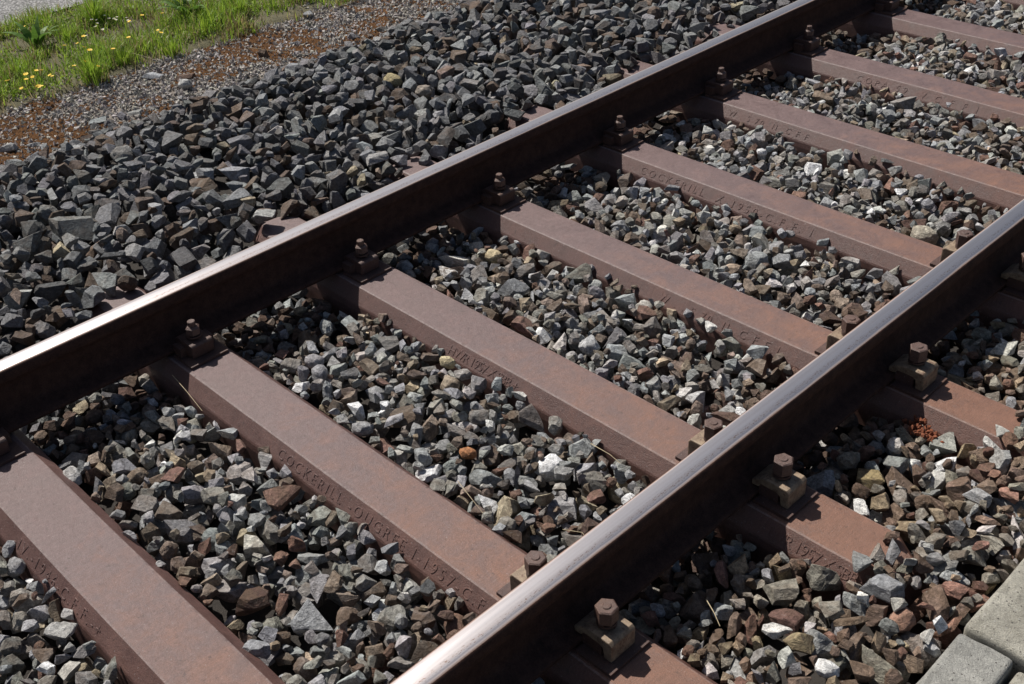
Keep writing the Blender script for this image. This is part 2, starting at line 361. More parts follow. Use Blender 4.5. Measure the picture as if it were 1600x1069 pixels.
# ------------------------------------------------------------------ rail clamps
def hexprism(r, z0, z1, ch, rot=0.0):
    bm = bmesh.new(); rings = []
    for z, rr in ((z0, r), (z1 - ch, r), (z1, r - ch * 1.5)): rings.append([bm.verts.new((rr * math.cos(rot + k * math.pi / 3), rr * math.sin(rot + k * math.pi / 3), z)) for k in range(6)])
    for a, b in zip(rings, rings[1:]):
        for k in range(6): bm.faces.new((a[k], a[(k + 1) % 6], b[(k + 1) % 6], b[k]))
    bm.faces.new(rings[0][::-1]); bm.faces.new(rings[-1]); return bm
def cyl(r, z0, z1, n=20, ch=.0015, hole=False):
    bm = bmesh.new(); rings = []
    for z, rr in ((z0, r - ch), (z0 + ch, r), (z1 - ch, r), (z1, r - ch)): rings.append([bm.verts.new((rr * math.cos(k * 2 * math.pi / n), rr * math.sin(k * 2 * math.pi / n), z)) for k in range(n)])
    for a, b in zip(rings, rings[1:]):
        for k in range(n): bm.faces.new((a[k], a[(k + 1) % n], b[(k + 1) % n], b[k]))
    bm.faces.new(rings[0][::-1]); bm.faces.new(rings[-1]); return bm
def coil(r, z0, turns, th):
    V = []; F = []; n = int(22 * turns)
    for k in range(n + 1):
        a = k / 22 * 2 * math.pi; z = z0 + th * .5 + k / 22 * th * 1.25
        for (dr, dz) in ((-.0035, -th / 2), (.0035, -th / 2), (.0035, th / 2), (-.0035, th / 2)): V.append(((r + dr) * math.cos(a), (r + dr) * math.sin(a), z + dz))
    for k in range(n):
        for q in range(4): F.append((k * 4 + q, k * 4 + (q + 1) % 4, (k + 1) * 4 + (q + 1) % 4, (k + 1) * 4 + q))
    F.append((0, 3, 2, 1)); F.append((n * 4, n * 4 + 1, n * 4 + 2, n * 4 + 3)); return V, F
def extrude_y(profile, y0, y1, bev):
    bm = bmesh.new(); a = [bm.verts.new((x, y0, z)) for x, z in profile]; b = [bm.verts.new((x, y1, z)) for x, z in profile]; k = len(profile)
    bm.faces.new(a); bm.faces.new(b[::-1])
    for i in range(k): bm.faces.new((a[i], b[i], b[(i + 1) % k], a[(i + 1) % k]))
    bmesh.ops.recalc_face_normals(bm, faces=bm.faces)
    if bev: bevel_all(bm, bev, 2, 30)
    return bm
# local frame: bolt on the z axis, rail towards -x, z = 0 on the sleeper top
def clamp(loc, side, kind, label, group, rot=0.0, lug=False):
    root = empty('rail_clamp', loc, 0 if side > 0 else math.pi); tag(root, label, 'rail clamp', group)
    cm = M_TAN if kind == 'tan' else M_RUST
    bmobj('base_plate', box_bm(-.030, .062, -.058, .058, .0005, .0085, .002), M_RUST, root)
    if kind == 'tan':
        prof = [(-.054, .042), (-.054, .0285), (-.036, .0285), (-.030, .039), (.012, .039), (.021, .032), (.024, .0088), (.044, .0088), (.044, .052), (.037, .0595), (-.016, .0595), (-.034, .054)]
        clip = bmobj('clip', extrude_y(prof, -.0355, .0355, .0032), cm, root)
        bmobj('spacer_block', box_bm(-.034, .016, -.0335, .0335, .0088, .0385, .002), M_RUST, root)
        zt = .0595
        if lug: bmobj('lug', box_bm(-.030, -.004, .020, .0345, .0590, .080, .004), M_TAN, clip)
    else:
        prof = [(-.050, .044), (-.050, .0285), (-.034, .0285), (-.028, .0088), (.034, .0088), (.038, .046), (.033, .0515), (-.040, .0515)]
        bmobj('clip', extrude_y(prof, -.034, .034, .003), cm, root)
        bmobj('spacer_block', box_bm(-.036, .004, -.052, .052, .0088, .0375, .003), M_RUST, root)
        zt = .0515
    nz = zt + .0150
    if kind == 'tan':
        bolt = bmobj('bolt', cyl(.0098, zt - .002, nz + .0362, 18), M_NUT, root)
        bmobj('nut', hexprism(.0236, nz, nz + .034, .0022, rot), M_NUT, bolt)
    else:
        bolt = bmobj('bolt', cyl(.0108, zt - .002, nz + .0385, 18), M_NUT, root)
        bmobj('nut', hexprism(.0205, nz, nz + .023, .0042, rot), M_NUT, bolt)
    V, F = coil(.0175, zt, 1.85, .0050); meshobj('spring_washer', V, F, M_RUST, bolt)
    return root
BO = .0958
ords = {0: 'lowest', 1: 'first full', 2: 'second', 3: 'third', 4: 'fourth', 5: 'fifth', 6: 'sixth', 7: 'seventh', 8: 'eighth'}
WHERE = {0: 'the lower left sleeper, marked 1946', 1: 'the sleeper with the long line of letters', 2: 'the sleeper marked 1957 twice', 3: 'the third sleeper from lower left',
         4: 'the fourth sleeper from lower left', 5: 'the fifth sleeper from lower left', 6: 'the sixth sleeper, marked 59', 7: 'the sleeper in the top right corner', 8: 'the sleeper above the top right corner', -1: 'the sleeper below the lower left corner'}
for i in range(0, 8):
    clamp((-G + BO, SY[i] + random.uniform(-.003, .003), 0), 1, 'dark', 'dark rusty clamp on the far rail at ' + WHERE[i], 'dark clamps along the far rail', random.uniform(0, 1))
for i in range(0, 6):
    clamp((G - BO, SY[i], 0), -1, 'tan', 'ochre clamp inside the near rail at ' + WHERE[i], 'ochre clamps along the near rail', random.uniform(0, 1))
    clamp((G + BO, SY[i], 0), 1, 'tan', 'ochre clamp outside the near rail at ' + WHERE[i], 'ochre clamps along the near rail', random.uniform(0, 1), lug=i in (1, 2))

# ------------------------------------------------------------------ concrete blocks on the right
def block(x0, x1, y0, y1, z0, z1, mat, label):
    bm = box_bm(x0, x1, y0, y1, z0, z1)
    bmesh.ops.subdivide_edges(bm, edges=bm.edges[:], cuts=7, use_grid_fill=True)
    es = [e for e in bm.edges if len(e.link_faces) == 2 and e.calc_face_angle(0) > .5]
    bmesh.ops.bevel(bm, geom=es, offset=.012, segments=3, profile=.55, affect='EDGES', clamp_overlap=True)
    for v in bm.verts: v.co += Vector((n1(v.co.y, v.co.z, 22, 1), n1(v.co.x, v.co.z, 22, 5), n1(v.co.x, v.co.y, 22, 9))) * .0036
    o = bmobj('concrete_block', bm, mat, smooth=True); return tag(o, label, 'concrete block', 'concrete edging blocks')
block(X_BLOCK, 1.70, .283, .90, -.22, .020, M_CONC2, 'pale speckled concrete block at the right edge, above the joint')
block(X_BLOCK + .001, 1.449, -.30, .271, -.22, .016, M_CONC, 'grey concrete block in the lower right corner, below the joint')
block(1.459, 1.70, -.30, .270, -.22, .002, M_CONC2, 'speckled concrete block in the extreme lower right corner behind the grey block')
block(X_BLOCK + .003, 1.70, .912, 1.52, -.22, .018, M_CONC, 'concrete block farther up the right edge')

# ------------------------------------------------------------------ ballast stones: shapes
def make_shape(kind):
    """unit convex stone: half-space normals, distances, and a bevelled triangle mesh"""
    if kind == 'flat': a, b, c = 1.0, random.uniform(.62, .95), random.uniform(.24, .40)
    elif kind == 'round': a, b, c = 1.0, random.uniform(.70, .92), random.uniform(.55, .75)
    elif kind == 'long': a, b, c = 1.0, random.uniform(.36, .50), random.uniform(.28, .42)
    else: a, b, c = 1.0, random.uniform(.62, .92), random.uniform(.45, .70)
    n = {'flat': 8, 'round': 34, 'long': 8}.get(kind, random.choice((3, 5, 7, 8, 10)))
    N = []; D = []
    base = [(1,0,0),(-1,0,0),(0,1,0),(0,-1,0),(0,0,1),(0,0,-1)]
    for k in range(n + 6):
        d = Vector(base[k]) + Vector([random.gauss(0, .34) for _ in range(3)]) if k < 6 else Vector([random.gauss(0, 1) for _ in range(3)])
        d.normalize(); sup = math.sqrt((a * d.x) ** 2 + (b * d.y) ** 2 + (c * d.z) ** 2)
        f = random.uniform(.94, 1.0) if kind == 'round' else random.uniform(.62, 1.0)
        N.append(tuple(d)); D.append(sup * f)
    bm = bmesh.new(); bmesh.ops.create_cube(bm, size=4)
    for nn, dd in zip(N, D):
        bmesh.ops.bisect_plane(bm, geom=bm.verts[:] + bm.edges[:] + bm.faces[:], plane_co=Vector(nn) * dd, plane_no=Vector(nn), clear_outer=True)
        es = [e for e in bm.edges if len(e.link_faces) == 1]
        if es: bmesh.ops.holes_fill(bm, edges=es)
    bmesh.ops.remove_doubles(bm, verts=bm.verts[:], dist=.05)
    bmesh.ops.dissolve_limit(bm, angle_limit=R(3), verts=bm.verts[:], edges=bm.edges[:])
    b0 = bm.copy(); bmesh.ops.triangulate(b0, faces=b0.faces[:]); bmesh.ops.recalc_face_normals(b0, faces=b0.faces[:]); b0.verts.index_update()
    V0 = np.array([v.co[:] for v in b0.verts], np.float32); F0 = np.array([[v.index for v in f.verts] for f in b0.faces], np.int32); b0.free()
    try: bmesh.ops.bevel(bm, geom=bm.edges[:], offset=.075 if kind == 'round' else random.uniform(.018, .04), segments=1, profile=.5, affect='EDGES', clamp_overlap=True)
    except Exception: pass
    bmesh.ops.triangulate(bm, faces=bm.faces[:]); bmesh.ops.recalc_face_normals(bm, faces=bm.faces[:])
    bm.verts.index_update()
    V = np.array([v.co[:] for v in bm.verts], np.float32); F = np.array([[v.index for v in f.verts] for f in bm.faces], np.int32)
    # finer copy with rough faces for the stones seen singly
    bmesh.ops.subdivide_edges(bm, edges=[e for e in bm.edges if e.calc_length() > .22], cuts=1, use_grid_fill=False)
    bmesh.ops.triangulate(bm, faces=bm.faces[:])
    sd = random.uniform(0, 90)
    for v in bm.verts: v.co += v.co.normalized() * (.07 * mnoise.noise(v.co * 2.4 + Vector((sd, 0, 0))) + .06 * mnoise.noise(v.co * 5.5 + Vector((0, sd, 0))))
    bm.verts.index_update()
    V2 = np.array([v.co[:] for v in bm.verts], np.float32); F2 = np.array([[v.index for v in f.verts] for f in bm.faces], np.int32)
    me = bpy.data.meshes.new('stone'); bmesh.ops.recalc_face_normals(bm, faces=bm.faces[:]); bm.to_mesh(me); bm.free(); me.materials.append(M_STONE_OBJ)
    if kind == 'round':
        for p in me.polygons: p.use_smooth = True
    return dict(N=np.array(N, np.float32), D=np.array(D, np.float32), V=V, F=F, V2=V2, F2=F2, V0=V0, F0=F0, me=me, kind=kind)
SHAPES = [make_shape('block') for _ in range(22)] + [make_shape('flat') for _ in range(10)] + [make_shape('long') for _ in range(5)] + [make_shape('round') for _ in range(6)]
BLOCKY, FLAT, LONG, ROUND = range(0, 22), range(22, 32), range(32, 37), range(37, 43)

# ------------------------------------------------------------------ ballast stones: dropping them on a height field
RES = .0045; X0 = -2.75; X1 = 1.42
NX = int((X1 - X0) / RES); NY = int((YMAX - YMIN) / RES)
gx = X0 + (np.arange(NX) + .5) * RES; gy = YMIN + (np.arange(NY) + .5) * RES
SURF = np.interp(gx, SX, SZ)                                   # wanted top of the ballast, by x
coarse = np.array([[n1(X0 + i * .12, YMIN + j * .12, 2.6, 4) for j in range(NY * 9 // 240 + 3)] for i in range(NX * 9 // 240 + 3)])
def bumpy(x, y):
    i = (x - X0) / .12; j = (y - YMIN) / .12; return coarse[min(int(i), coarse.shape[0] - 1), min(int(j), coarse.shape[1] - 1)] * .012
HM = np.repeat((SURF - .10)[:, None], NY, 1).astype(np.float32)
for i, yc in SY.items():                                       # sleepers as solid ground for the stones
    w = SW.get(i, .07); d = np.abs(gy - yc); prof = np.interp(d, [w, w + .031, w + .037, w + .042, w + .0421], [.0, -.038, -.06, -.11, -9]).astype(np.float32)
    end = np.interp(np.abs(gx), [1.15, 1.17, 1.24, 1.28, 1.2801], [0, -.012, -.11, -.16, -9]).astype(np.float32)
    HM = np.maximum(HM, np.minimum(prof[None, :] + 0 * end[:, None], np.where(prof[None, :] > -1, prof[None, :] + np.minimum(end[:, None], 0), -9)))
OWN = np.full((NX, NY), -1, np.int32)
STONES = []                                                    # (shape, matrix 3x3 incl. scale, centre, size)
def rnd_rot(tilt):
    rz = random.uniform(0, 2 * math.pi); e = Euler((random.gauss(0, tilt), random.gauss(0, tilt), 0)).to_matrix()
    return np.array(Matrix.Rotation(rz, 3, 'Z') @ e @ Matrix.Rotation(random.uniform(0, 2 * math.pi), 3, 'Z'), np.float32)
def raster(sh, Rm, s, x, y):
    r = s * 1.06; i0 = int((x - r - X0) / RES); i1 = int((x + r - X0) / RES) + 1; j0 = int((y - r - YMIN) / RES); j1 = int((y + r - YMIN) / RES) + 1
    if i0 < 0 or j0 < 0 or i1 >= NX or j1 >= NY: return None
    N = sh['N'] @ Rm.T; D = sh['D'] * s
    px = gx[i0:i1] - x; py = gy[j0:j1] - y
    up = N[:, 2] > .02; dn = N[:, 2] < -.02
    def lines(k): return (D[k, None, None] - N[k, 0, None, None] * px[None, :, None] - N[k, 1, None, None] * py[None, None, :]) / N[k, 2, None, None]
    top = lines(up).min(0); bot = lines(dn).max(0)
    return i0, i1, j0, j1, top, bot, top > bot
def try_drop(sh, Rm, s, x, y):
    q = raster(sh, Rm, s, x, y)
    if q is None: return None
    i0, i1, j0, j1, top, bot, m = q
    if not m.any(): return None
    h = HM[i0:i1, j0:j1]; z = float((h - bot)[m].max()); zt = z + float(top[m].max())
    return z, zt, q
def put(k, Rm, s, x, y, z, q, single=None):
    i0, i1, j0, j1, top, bot, m = q
    h = HM[i0:i1, j0:j1]; zt = top + z; mm = m & (zt > h); h[mm] = zt[mm]; OWN[i0:i1, j0:j1][mm] = len(STONES)
    STONES.append((k, Rm * s, (x, y, z), s, single))
def pick_shape(x):
    r = random.random()
    if x < -.8: return random.choice(BLOCKY) if r < .58 else random.choice(FLAT) if r < .88 else random.choice(LONG) if r < .96 else random.choice(ROUND)
    return random.choice(BLOCKY) if r < .54 else random.choice(FLAT) if r < .80 else random.choice(LONG) if r < .91 else random.choice(ROUND)
def fill(x0, x1, y0, y1, tries, smin, smax, tol, cand=4, tilt=.5, sk=1.6):
    for _ in range(tries):
        s = smin + (smax - smin) * random.random() ** sk
        cx = random.uniform(x0, x1); cy = random.uniform(y0, y1); best = None
        ii = int((cx - X0) / RES); jj = int((cy - YMIN) / RES)
        if not (0 <= ii < NX and 0 <= jj < NY): continue
        lim = SURF[ii] + bumpy(cx, cy)
        if HM[ii, jj] > lim: continue
        k = pick_shape(cx); sh = SHAPES[k]
        for c in range(cand):
            x = cx + random.gauss(0, .012); y = cy + random.gauss(0, .012); Rm = rnd_rot(tilt)
            d = try_drop(sh, Rm, s, x, y)
            if d and (best is None or d[1] < best[1]): best = (*d, Rm, x, y)
        if best and best[1] <= lim + random.uniform(.0, tol): put(k, best[3], s, best[4], best[5], best[0], best[2])

# 1 under and beside the rails, before the rails count as ground
for xr in (-G, G): fill(xr - .10, xr + .10, -1.6, 5.0, 2600, .018, .030, .0)
for xr in (-G, G): HM[np.abs(gx - xr) < .064, :] = .17
for i, yc in SY.items():
    for xr, y2 in ((-G, .06), (G, .06)):
        a = np.abs(gx - xr) < .165; b = np.abs(gy - yc) < y2; HM[np.ix_(a, b)] = np.maximum(HM[np.ix_(a, b)], .06)
HM[gx > X_BLOCK - .002, :] = .05
for (a, b, z) in ((-9, -2.69, .2),): HM[(gx > a) & (gx < b), :] = z

# 2 the stones one can single out, each at its own place (x, y, half length, shape, colour, stain, heading, label, lift)
WHITE = (.62, .60, .55); CREAM = (.56, .47, .30); PALE = (.40, .40, .40); GREY = (.24, .245, .25); DARK = (.12, .12, .125); TANC = (.30, .22, .14); BROWN = (.16, .10, .07); RED = (.20, .095, .07); ORANGE = (.42, .19, .085)
SPECIAL = [
 (-.561, .677, .040, BLOCKY, WHITE, .1, .4, 'white rough block of stone in the shade edge below the far rail', .012),
 (-.470, .735, .032, ROUND, CREAM, .5, .1, 'cream and ochre lump beside the white block near the far rail', .014),
 (-.500, .570, .028, BLOCKY, (.66, .64, .62), .9, .8, 'white stone with a brown rim below the white block', .010),
 (-.286, .655, .044, FLAT, (.27, .275, .28), .0, .5, 'broad flat grey stone between the second and third sleepers', .008),
 (-.136, .238, .023, ROUND, (.60, .52, .33), .4, .3, 'cream speckled stone against the sleeper marked 1957 twice', .012),
 (.194, .009, .021, ROUND, ORANGE, .1, .5, 'smooth orange pebble between the first and second sleepers', .016),
 (.060, -.528, .030, FLAT, (.64, .61, .52), .5, .9, 'white stone with yellow veins beside the sleeper marked 1946', .010),
 (.346, -.575, .052, LONG, (.34, .345, .35), .0, .9, 'long pale grey stone near the bottom edge, pointing up to the right', .016),
 (.996, .483, .034, LONG, (.68, .67, .64), .0, -.55, 'white bone shaped stone beside the sleeper end on the right', .012),
 (1.044, .245, .045, BLOCKY, (.20, .19, .16), .2, .4, 'tall grey green block of stone leaning on the sleeper end', .022),
 (-1.120, .335, .050, LONG, (.36, .36, .345), .0, 1.2, 'pale squared stone standing against the far rail', .03),
 (-.485, -.700, .034, ROUND, (.46, .45, .44), .2, -.3, 'pale rounded stone at the far end of the sleeper marked 1946', .012),
 (-.012, -.950, .044, LONG, (.42, .41, .39), .1, 1.0, 'long whitish stone on end in the lower left corner', .018),
 (.933, 1.278, .036, FLAT, (.56, .55, .49), .1, .1, 'flat whitish oval stone at the right edge', .012),
 (.466, 1.707, .042, ROUND, (.46, .42, .34), .4, .3, 'large pale rounded stone beside the near rail', .016),
 (-1.695, 1.349, .044, ROUND, (.36, .30, .17), .2, .1, 'yellowish rounded stone on the heaped grey ballast', .016),
 (-1.516, 1.360, .040, ROUND, (.30, .26, .22), .4, .2, 'pale brown round stone right of the yellowish one on the heap', .014),
 (.096, .556, .030, ROUND, (.42, .42, .42), .0, .1, 'smooth pale grey stone between the second and third sleepers', .012),
 (.297, .839, .018, BLOCKY, (.66, .65, .62), .1, .3, 'small white stone against the sleeper with spaced letters', .012),
 (.120, .275, .018, BLOCKY, (.62, .61, .58), .0, .3, 'small white stone at the end of the mark on the sleeper marked 1957', .010),
 (.412, .118, .026, BLOCKY, (.42, .415, .40), .1, .7, 'pale stone in the bay left of the near rail', .012),
 (1.060, .045, .025, BLOCKY, (.66, .64, .60), .1, .3, 'white stone lying left of the blocks near the bottom edge', .014),
 (1.205, .005, .024, ROUND, (.70, .69, .67), .0, .2, 'bright white pebble at the bottom edge left of the concrete', .012),
 (1.128, .030, .036, BLOCKY, (.27, .215, .13), .5, .6, 'yellow brown angular stone near the bottom edge', .018),
 (1.172, .265, .042, BLOCKY, (.27, .275, .285), .1, .3, 'large grey blocky stone below the tapered sleeper end', .018),
 (1.010, .150, .040, BLOCKY, (.25, .23, .19), .3, .9, 'big tan grey wedge of stone right of the near rail', .018),
 (1.115, .838, .022, BLOCKY, (.70, .68, .63), .1, .2, 'white stone with an ochre spot right of the orange flakes', .012),
 (.204, -.618, .044, FLAT, (.075, .042, .032), .6, .2, 'dark rust brown slab between the lowest two sleepers', .010),
 (.132, -.462, .027, BLOCKY, (.21, .115, .085), .3, .5, 'reddish stone right of the white veined one', .012),
 (.820, 1.062, .022, FLAT, (.52, .53, .54), .0, .5, 'pale chip lit beside the third outer clamp', .010),
 (1.058, .984, .040, FLAT, (.20, .13, .09), .5, -.4, 'flat brown slab at the right edge above the orange flakes', .010),
 (1.062, .090, .042, FLAT, (.15, .085, .07), .3, .2, 'red brown slab of stone in front of the sleeper end', .012),
 (.868, .520, .042, BLOCKY, (.25, .255, .265), .0, .7, 'large smooth grey stone behind the second outer clamp', .018),
 (.949, .593, .040, BLOCKY, (.27, .21, .11), .6, .2, 'ochre speckled lump of stone in the right hand bay', .016),
 (-.255, 1.858, .018, ROUND, (.66, .66, .66), .0, .2, 'small round white stone above the fourth sleeper', .012),
 (1.150, .060, .040, BLOCKY, (.28, .285, .28), .1, .2, 'grey wedge beside the yellow brown stone at the bottom', .010),
]
special_objs = []
for (x, y, s, pool, col, stain, hd, label, lift) in SPECIAL:
    k = random.choice(pool); Rm = np.array(Matrix.Rotation(hd, 3, 'Z') @ Euler((random.gauss(0, .12), random.gauss(0, .12), 0)).to_matrix(), np.float32)
    q = raster(SHAPES[k], Rm, s, x, y)
    if q is None: continue
    i0, i1, j0, j1, top, bot, m = q; tmax = float(top[m].max())
    z = float(np.interp(x, SX, SZ)) + lift - tmax
    h = HM[i0:i1, j0:j1]; zz = max(z, float((np.where(h < .0, h, -9) - bot)[m].max()) if False else z)
    zt = top + zz; mm = m & (zt > h); h[mm] = np.maximum(zt[mm], .30); OWN[i0:i1, j0:j1][mm] = len(STONES)
    STONES.append((k, Rm * s, (x, y, zz), s, (col, stain, label)))

# 3 heaped shoulder, bays between the rails, right-hand side: large stones first, then fill
fill(-2.60, -.80, -1.2, 4.4, 10400, .028, .054, .034, 2, 1.1, 1.4)
fill(-.70, .70, -1.6, 4.6, 9900, .021, .041, .020, 2, .7, 1.5)
fill(.80, 1.34, -1.6, 3.2, 3600, .026, .050, .024, 2, .7, 1.3)
fill(-2.62, -.80, -1.2, 4.4, 7400, .020, .032, .026, 2, 1.1)
fill(-.70, .70, -1.6, 4.6, 9400, .015, .027, .016, 2, .8)
fill(.80, 1.34, -1.2, 2.4, 5000, .017, .030, .020, 2, .8)
fill(-.70, .70, -1.6, 4.6, 5600, .010, .018, .008, 2, .8)
fill(.80, 1.34, -.8, 2.2, 3000, .011, .020, .010, 2, .8)

# ------------------------------------------------------------------ colours of the stones
def tone(x, y):
    r = random.random(); v = random.lognormvariate(0, .24)
    nr = max(0, 1 - min(abs(x + G), abs(x - G)) / .30)
    v *= 1.24 if x < -.8 else 1.36 if x < .8 else 1.34
    def c(rgb, st): return tuple(min(.75, a * v * random.uniform(.96, 1.04)) for a in rgb) + (st,)
    if x < -.8:
        if r < .58: return c((.142, .144, .147), .12)
        if r < .80: return c((.108, .106, .104), .35)
        if r < .94: return c((.112, .086, .070), .7)
        if r < .985: return c((.22, .22, .215), .25)
        return c((.26, .225, .16), .4)
    if x > .8:
        if r < .20: return c((.22, .220, .218), .2)
        if r < .44: return c((.195, .178, .150), .45)
        if r < .72: return c((.145, .102, .076), .7)
        if r < .84: return c((.145, .080, .060), .5)
        if r < .93: return c((.25, .195, .13), .6)
        if r < .972: return c((.34, .325, .30), .25)
        return c((.56, .54, .50), .1)
    if nr > 0 and random.random() < nr * .6: return c((.088, .058, .045), .6)
    if r < .33: return c((.21, .213, .215), .15)
    if r < .63: return c((.188, .179, .162), .35)
    if r < .79: return c((.142, .112, .090), .6)
    if r < .85: return c((.135, .080, .062), .5)
    if r < .92: return c((.28, .277, .27), .25)
    if r < .965: return c((.245, .20, .145), .5)
    if r < .985: return c((.42, .41, .385), .2)
    return c((.58, .565, .53), .1)

# visible share of each stone: cells it owns on top, weighed by distance to the viewer
cnt = np.bincount(OWN[OWN >= 0].ravel(), minlength=len(STONES))
eye = np.array((1.8764, -1.3791, 1.7899)); fwd = -np.array(_b)
def in_view(c):
    d = np.array(c) - eye; z = d @ fwd
    return z > 0 and abs(d @ np.array(_r)) / z < .50 * 36 / 40.6 and abs(d @ np.array(_u)) / z < .50 * 24.05 / 40.6
score = [(cnt[i] / float(np.sum((np.array(s[2]) - eye) ** 2)) if s[4] is None and cnt[i] > 6 and in_view(s[2]) else 0) for i, s in enumerate(STONES)]
chosen = set(sorted(range(len(STONES)), key=lambda i: -score[i])[:300])
VV = []; FF = []; CC = []; off = 0
for i, (k, A, c, s, sp) in enumerate(STONES):
    if sp is not None or i in chosen:
        o = bpy.data.objects.new('stone', SHAPES[k]['me'])
        mw = Matrix([[float(v) for v in row] for row in A]).to_4x4(); mw.translation = Vector(c); o.matrix_world = mw
        if sp is not None:
            link(o); o.color = (*sp[0], sp[1]); tag(o, sp[2], 'stone', 'stones that stand out in the ballast')
        else:
            link(o, bed); o.color = tone(c[0], c[1])
        continue
    if cnt[i] < 9: continue
    sh = SHAPES[k]; near = cnt[i] > 14 and np.sum((np.array(c) - eye) ** 2) < 3.5 ** 2; L = '0' if (s < .019 or not in_view(c)) else '2' if near else ''
    V = sh['V' + L] @ A.T + np.array(c, np.float32); VV.append(V); FF.append(sh['F' + L] + off); off += len(V)
    CC.append(np.repeat(np.array([tone(c[0], c[1])], np.float32), len(V), 0))
me = tri_mesh('stones', np.concatenate(VV), np.concatenate(FF), M_STONE, np.concatenate(CC))
o = link(bpy.data.objects.new('stones', me), bed); tag(o, 'mass of broken grey and brown ballast stones', kind='stuff')
print('STONES', len(STONES), 'kept', len(VV), 'tris', len(me.polygons))

# ------------------------------------------------------------------ gravel chips and moss on the strip
def small_poly(n):
    """a few unit chip shapes with 8 to 20 triangles"""
    bm = bmesh.new(); bmesh.ops.create_icosphere(bm, subdivisions=1, radius=1)
    V = np.array([v.co[:] for v in bm.verts], np.float32); F = np.array([[v.index for v in f.verts] for f in bm.faces], np.int32); bm.free(); return V, F
IV, IF = small_poly(0)
OV = np.array([(1,0,0),(-1,0,0),(0,1,0),(0,-1,0),(0,0,1),(0,0,-1)], np.float32); OF = np.array([(0,2,4),(2,1,4),(1,3,4),(3,0,4),(2,0,5),(1,2,5),(3,1,5),(0,3,5)], np.int32)
def zstrip(x, y): return Z_STRIP - .006 + .008 * n1(x, y, 6) - .05 * max(0, (x - X_OUT) / .3)
def mossy(x, y): return n1(x, y, 2.1, 2) * .6 + n1(x, y, 7, 6) * .45 + n1(x, y, 22, 8) * .25 + (.17 if y > .7 else .08) - .75 * abs(x + 2.76) 
VV = []; FF = []; CC = []; off = 0
for _ in range(46000):
    x = random.uniform(X_GRASS - .10, X_OUT + .16); y = random.uniform(-.6, 3.6)
    if x < X_GRASS + .06 and random.random() < .6: continue
    if mossy(x, y) > .14 and random.random() < .5: continue
    s = .0032 + .0100 * random.random() ** 3.0
    A = np.array(Euler((random.uniform(0, 6), random.uniform(0, 6), random.uniform(0, 6))).to_matrix(), np.float32) * s * np.array((1.25, .9, .6), np.float32)
    V = (OV * (.75 + .5 * rng.random((6, 1), np.float32))) @ A.T + np.array((x, y, zstrip(x, y) + s * .35), np.float32)
    VV.append(V); FF.append(OF + off); off += 6; g = random.uniform(.24, .60); CC.append(np.repeat(np.array([(g, g * random.uniform(.90, .98), g * random.uniform(.80, .95), .35)], np.float32), 6, 0))
me = tri_mesh('gravel_chips', np.concatenate(VV), np.concatenate(FF), M_STONE, np.concatenate(CC))
o = link(bpy.data.objects.new('gravel_chips', me), strip); tag(o, 'fine pale grey gravel chips', kind='stuff')
VV = []; FF = []; off = 0
for _ in range(34000):
    x = random.uniform(X_GRASS + .04, X_OUT + .10); y = random.uniform(-.5, 3.5)
    if mossy(x, y) < .03 + random.gauss(0, .10): continue
    s = random.uniform(.004, .011); V = OV * (.7 + .6 * rng.random((6, 1), np.float32)) * np.array((s, s, s * .6), np.float32) + np.array((x, y, zstrip(x, y) + .003), np.float32)
    VV.append(V); FF.append(OF + off); off += 6
me = tri_mesh('moss', np.concatenate(VV), np.concatenate(FF), M_MOSS)
o = link(bpy.data.objects.new('moss', me)); tag(o, 'rust red moss cushions spread over the gravel strip', 'moss', kind='stuff')

def loose_stone(x, y, s, pool, col, stain, hd, label, zg, name='stone'):
    k = min(random.sample(list(pool), 4), key=lambda q: np.ptp(SHAPES[q]['V'][:, 2])); Rm = Matrix.Rotation(hd, 3, 'Z') @ Euler((random.gauss(0, .12), random.gauss(0, .12), 0)).to_matrix()
    zmin = min((Rm @ v.co).z for v in SHAPES[k]['me'].vertices) * s
    o = bpy.data.objects.new(name, SHAPES[k]['me']); o.matrix_world = Matrix.Translation((x, y, zg - zmin - s * .12)) @ (Rm * s).to_4x4(); link(o); o.color = (*col, stain)
    return tag(o, label, 'stone', 'stray stones on the gravel strip')
for a in [(-2.694, 1.38, .032, BLOCKY, (.13, .09, .065), .5, .3, 'dark brown triangular stone on the moss'),
          (-2.969, 1.839, .034, FLAT, (.26, .265, .27), .0, .2, 'grey flat stone at the grass edge of the gravel strip'),
          (-2.649, .931, .036, ROUND, (.40, .40, .39), .0, .2, 'pale rounded stone on the gravel strip'),
          (-2.87, .91, .040, FLAT, (.36, .37, .385), .0, .2, 'pale flat slab on the gravel strip near the grass'),
          (-2.75, 1.00, .040, FLAT, (.15, .095, .07), .5, .5, 'brown flat stone beside the pale slab'),
          (-2.62, .11, .040, BLOCKY, (.34, .34, .335), .1, .2, 'pale stone on the gravel near the left edge'),
          (-2.60, .20, .028, FLAT, (.33, .33, .33), .1, .9, 'small pale chip of stone on the gravel near the left edge'),
          (-2.80, 1.75, .026, FLAT, (.30, .305, .31), .1, .4, 'grey slab half sunk in the moss'),
          (-2.72, 1.58, .026, FLAT, (.28, .28, .28), .1, .7, 'small grey stone in the moss above the brown triangular one')]:
    loose_stone(*a, zstrip(a[0], a[1]))

